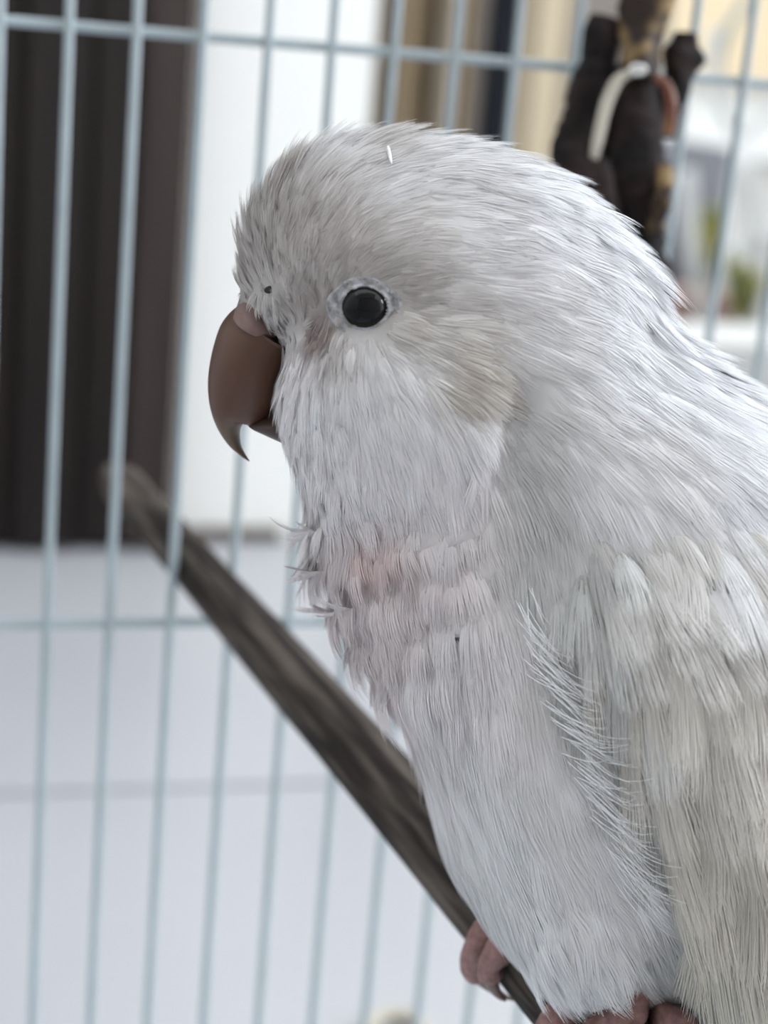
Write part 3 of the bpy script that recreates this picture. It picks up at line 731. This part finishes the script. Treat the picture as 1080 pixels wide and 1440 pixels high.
# --- loose white plumes along the breast edge, lying over the wing
parts = []
gq = np.random.default_rng(31)
edge = np.array([(728, 838), (742, 880), (757, 920), (772, 965), (790, 1010), (812, 1060), (835, 1110), (858, 1160), (875, 1205), (885, 1240)], float)
for k in range(135):
    s_ = gq.random() ** .8; x = s_ * (len(edge) - 1); i = min(int(x), len(edge) - 2); e = edge[i] + (edge[i + 1] - edge[i]) * (x - i) + gq.normal(0, 9, 2)
    ang = np.interp(s_, [0, .25, .5, .75, 1], [62, 30, 20, 34, 40]) + gq.normal(0, 8)
    Lp = gq.uniform(60, 118) * np.interp(s_, [0, .15, 1], [.7, 1, .9])
    a0 = math.radians(ang); bend = math.radians(gq.normal(-14, 8))
    pts = []
    for t in np.linspace(0, 1, 7):
        aa = a0 + bend * (t - .3); q = e + np.array([math.cos(aa), math.sin(aa)]) * Lp * (t - .2)
        P, N = hit(*q); h2 = whit(*q)
        if h2 is not None: P, N = h2
        N = N if N @ (CAM - P) > 0 else -N
        pts.append(P + LX * (-.5e-3 + 3.6e-3 * min(1, 1.3 * t)) + N * (1.2e-3 * min(1, 2.5 * t) - .2e-3))
    pts = np.array(pts); pts[1:-1] = .5 * pts[1:-1] + .25 * (pts[2:] + pts[:-2])
    parts.append(tube(pts, np.linspace(.07e-3, .024e-3, 7), 4))
pl_o = mesh_obj('flank_plumes', *join(parts), MT['plume'], body, origin=base); pl_o.location = (0, 0, 0)
pl_o['kind'] = 'stuff'

# --- beak
def loft(prs, widths, n=40, seg=28, p=1.0):
    a = np.array([sag(q[0], q[1]) for q in prs]); b = np.array([sag(q[2], q[3]) for q in prs])
    A, B = smooth_path(a, n), smooth_path(b, n)
    w = smooth_path(np.stack([np.array(widths) * 1e-3] + [np.zeros(len(widths))] * 2, 1), n)[:, 0].clip(1e-5)
    t = np.arange(seg) * 2 * np.pi / seg
    V = ((A + B) / 2)[:, None] + ((A - B) / 2)[:, None] * np.cos(t)[None, :, None] + (w[:, None] * (np.sign(np.sin(t)) * np.abs(np.sin(t)) ** p)[None])[..., None] * LX
    Fs = [(i * seg + j, i * seg + (j + 1) % seg, (i + 1) * seg + (j + 1) % seg, (i + 1) * seg + j) for i in range(n - 1) for j in range(seg)]
    Fs += [tuple(range(seg)), tuple(range(n * seg - 1, (n - 1) * seg - 1, -1))]
    return V, Fs
beak_prs = [(340, 428, 425, 490), (326, 437, 415, 510), (311, 456, 405, 535), (301, 484, 396, 560), (294.5, 515, 386, 582), (293, 545, 368, 596), (297, 575, 348, 592), (307, 602, 338, 603), (322, 625, 338, 623), (338, 640, 344, 637), (351, 649, 351, 648)]
bw_ = [7.4, 7.4, 7.4, 6.9, 6.0, 5.0, 3.9, 2.7, 1.6, .8, .15]
def beak_mat():
    m, nt, p = new_mat('beak_horn')
    at_ = nt.nodes.new('ShaderNodeAttribute'); at_.attribute_name = 'tint'
    n = nt.nodes.new('ShaderNodeTexNoise'); n.inputs['Scale'].default_value = 260; n.inputs['Detail'].default_value = 6
    mx = nt.nodes.new('ShaderNodeMix'); mx.data_type = 'RGBA'; mx.blend_type = 'MULTIPLY'; mx.inputs[0].default_value = .35
    nt.links.new(at_.outputs['Color'], mx.inputs[6]); nt.links.new(n.outputs[0], mx.inputs[7])
    nt.links.new(mx.outputs[2], p.inputs['Base Color'])
    p.inputs['Roughness'].default_value = .42; p.inputs['Specular IOR Level'].default_value = .4
    p.inputs['Subsurface Weight'].default_value = .1; p.inputs['Subsurface Scale'].default_value = .001
    return m
MT['beak'] = beak_mat()
bv, bf = loft(beak_prs, bw_)
ub = mesh_obj('upper_beak', bv.reshape(-1, 3), bf, MT['beak'], bird, origin=base)
uvb = pix(bv.reshape(-1, 3))
tipw = sstep(uvb[:, 1] + .25 * (345 - uvb[:, 0]), 590, 618)[:, None]
set_attr_color(ub.data, np.array([.108, .048, .028]) * (1 - tipw) + np.array([.15, .10, .062]) * tipw)
lv, lf = loft([(346, 588, 347, 593), (356, 582, 358, 600), (380, 572, 380, 610), (405, 565, 405, 622)], [1.2, 3.6, 5.2, 5.8], 20)
lb = mesh_obj('lower_beak', lv.reshape(-1, 3), lf, MT['beak'], bird, origin=base)
set_attr_color(lb.data, np.tile([.07, .045, .034], (lv.size // 3, 1)))
# cere: fleshy band round the top of the beak base
cv, cf = loft([(352, 410, 412, 468), (342, 420, 404, 470), (334, 430, 396, 471), (328, 439, 390, 470)], [6.0, 7.4, 7.75, 7.55], 14)
ce = mesh_obj('cere', cv.reshape(-1, 3), cf, MT['cere'], bird, origin=base)
# --- eye
Pe, Ne = hit(*EYE_PX); Ne = Ne if Ne @ LX > 0 else -Ne
Ne = Ne * .5 + LX * .8 - ZX * 0 ; Ne /= np.linalg.norm(Ne)
re = 34.0 / F * ((Pe - CAM) @ C_F)
ex = C_R - (C_R @ Ne) * Ne; ex /= np.linalg.norm(ex); ez = np.cross(ex, Ne)
if ez @ ZX < 0: ez = -ez
def uvsphere(c_, r, a, b, n, nu=40, nv=24, sy=1.0):
    V = []
    for i in range(nv + 1):
        ph = math.pi * i / nv
        for j in range(nu):
            t = 2 * math.pi * j / nu
            V.append(c_ + r * (math.sin(ph) * math.cos(t) * a + sy * math.sin(ph) * math.sin(t) * b + math.cos(ph) * n))
    Fs = [(i * nu + j, i * nu + (j + 1) % nu, (i + 1) * nu + (j + 1) % nu, (i + 1) * nu + j) for i in range(nv) for j in range(nu)]
    return V, Fs
ec = Pe - Ne * re * .20
eye = mesh_obj('eye', *uvsphere(ec, re * 1.06, ex, ez, Ne, sy=.93), MT['iris'], bird, origin=base)
eye['base'] = [float(x) for x in base]
def cap(c_, r, a, b, n, half, sy=1.0, nu=32, nv=8):
    V = []
    for i in range(nv + 1):
        ph = half * i / nv
        for j in range(nu):
            t = 2 * math.pi * j / nu
            V.append(c_ + r * (math.sin(ph) * math.cos(t) * a + sy * math.sin(ph) * math.sin(t) * b + math.cos(ph) * n))
    return V, [(i * nu + j, i * nu + (j + 1) % nu, (i + 1) * nu + (j + 1) % nu, (i + 1) * nu + j) for i in range(nv) for j in range(nu)]
mesh_obj('pupil', *cap(ec, re * 1.064, ex, ez, Ne, .62, sy=.93), MT['pupil'], eye, origin=base)
# bare granular skin round the eye
ga = np.random.default_rng(8); nr_, na_ = 22, 120
rr_ = np.linspace(.86, 1.50, nr_)
prof_h = np.interp(rr_, [.86, .90, .97, 1.04, 1.12, 1.22, 1.32, 1.40, 1.50], [.24, .36, .36, .22, .15, .15, .18, .08, -.16])
EV = np.zeros((nr_, na_, 3))
for i in range(nr_):
    for j in range(na_):
        t = 2 * math.pi * j / na_; c_ = math.cos(t)
        cor = 1 + .07 * max(0, c_) ** 6 + (.10 * max(0, -c_) ** 3 if rr_[i] > 1.15 else .02)
        wob = 1 + .02 * math.sin(3 * t + 1) + .015 * math.sin(7 * t + 2 + rr_[i] * 3)
        h = prof_h[i] * (1 + .25 * math.sin(5 * t + .7) * (rr_[i] > 1.3)) + ga.normal(0, .022 if i > 3 else .01)
        EV[i, j] = Pe + ex * re * rr_[i] * cor * wob * c_ + ez * re * rr_[i] * .92 * wob * math.sin(t) + Ne * re * h
ep = [(EV.reshape(-1, 3), [(i * na_ + j, i * na_ + (j + 1) % na_, (i + 1) * na_ + (j + 1) % na_, (i + 1) * na_ + j) for i in range(nr_ - 1) for j in range(na_)])]
for k in range(90):
    t = ga.uniform(0, 6.283); r_ = ga.choice([ga.uniform(.92, 1.0), ga.uniform(1.08, 1.4)])
    ep.append(uvsphere(Pe + ex * re * r_ * math.cos(t) + ez * re * r_ * .92 * math.sin(t) + Ne * re * (float(np.interp(r_, rr_, prof_h)) - .02), re * ga.uniform(.035, .07), ex, ez, Ne, 8, 6))
mesh_obj('eye_ring', *join(ep), MT['ring'], eye, origin=base)
# nostril
Pn_, Nn_ = hit(381, 407); Nn_ = Nn_ if Nn_ @ LX > 0 else -Nn_
mesh_obj('nostril', *uvsphere(Pn_ + Nn_ * .0002, .00045, C_R, ZX, Nn_, 14, 10), MT['bolt'], bird, origin=base)
# stray white pin feather on the crown
q = [hit(u, v)[0] + LX * .0018 for u, v in ((546, 204), (548, 214), (551, 228))]
mesh_obj('pin_feather', *tube(smooth_path(q, 8), [.00012, .0002, .00022, .00022, .0002, .00018, .00014, .00006], 6), MT['plume'], body, origin=base).location = (0, 0, 0)

# --- feet: toes wrapped over the perch
per_r = lambda s: float(np.interp(s, ss, pr))
up_r = ZX - (ZX @ pe) * pe; up_r /= np.linalg.norm(up_r)
fr_r = np.cross(pe, up_r); fr_r = fr_r if fr_r @ LX > 0 else -fr_r      # radial direction facing the camera
def foot(s0, toes, seed):
    c0 = perch_at(s0); r0 = per_r(s0)
    V, Fs = tube(smooth_path([c0 + up_r * (r0 + .020), c0 + up_r * (r0 + .010), c0 + up_r * (r0 + .0035) + fr_r * .001, c0 + up_r * (r0 + .0012) + fr_r * .0035], 12), [.0032, .0030, .0028, .0026, .0025, .0025, .0025, .0026, .0028, .003, .0026, .0016], 12, .05, seed)
    ft = mesh_obj('foot', V, Fs, MT['skin'], bird, origin=base); ft['base'] = [float(x) for x in base]
    for k, (ds, a0, a1, rt_, sk) in enumerate(toes):
        P = []; n = 22
        for i in range(n):
            t = i / (n - 1); a = math.radians(a0 + (a1 - a0) * t); s = s0 + ds[0] + (ds[1] - ds[0]) * t
            rr = per_r(s) + rt_ * .82 + .0006 * math.sin(t * 9.4) ** 2
            P.append(perch_at(s) + (up_r * math.cos(a) + fr_r * math.sin(a)) * rr)
        R = rt_ * (1 - .28 * np.linspace(0, 1, n) ** 2) * (1 + .09 * np.cos(np.linspace(0, 3 * 2 * np.pi, n)))
        R[-1] *= .7; R[0] *= .8
        mesh_obj('toe', *tube(P, R, 14, .03, seed + k), MT['skin'], ft, origin=base).location = (0, 0, 0)
        tp_ = P[-1]; tv = P[-1] - P[-3]; tv /= np.linalg.norm(tv); c_in = perch_at(s0) - tp_; c_in -= (c_in @ tv) * tv; c_in /= np.linalg.norm(c_in)
        cl = [tp_ + tv * x * sk + c_in * y * sk * .45 + pe * (-.0012 * (x / .006) * sk) for x, y in ((-.001, 0), (.0015, .0001), (.0035, .0007), (.0052, .0020), (.0064, .0038))]
        mesh_obj('claw', *tube(smooth_path(cl, 12), np.linspace(rt_ * .55, .00015, 12), 8), MT['claw'], ft, origin=base).location = (0, 0, 0)
foot(-.0105, [((.004, .0075), -10, 128, .0021, 1.0), ((.0015, .0022), 0, 100, .0021, .6), ((-.001, -.0035), -10, -140, .0019, .8), ((.003, .0035), -10, -140, .0019, .8)], 51)
foot(-.0295, [((.004, .0065), -10, 140, .0022, 1.0), ((-.0010, -.0015), 0, 125, .0022, .8), ((-.003, -.0045), -10, -140, .0019, .8), ((.002, .003), -10, -140, .0019, .8)], 61)
# tail, below the picture
tb0 = sag(1290, 1560); tdir = (sag(1420, 1900) - tb0); tdir /= np.linalg.norm(tdir)
for k in range(5):
    o = bpy.data.objects.new('tail_feather', proto_mesh('p', k % 3)); COL.objects.link(o); o.parent = bird
    s = LX; n2 = np.cross(tdir, s); yaw = (k - 2) * .05; dd = tdir * math.cos(yaw) + s * math.sin(yaw); s2 = np.cross(n2, dd)
    m4 = Matrix([[dd[i] * .09, s2[i] * .09, n2[i] * .09] for i in range(3)]).to_4x4(); loc, rt, sc = m4.decompose()
    o.location = tb0 + n2 * .0006 * k + s * (k - 2) * .002 - base; o.rotation_mode = 'QUATERNION'; o.rotation_quaternion = rt; o.scale = sc
for o in bpy.data.objects:
    if 'base' in o: del o['base']
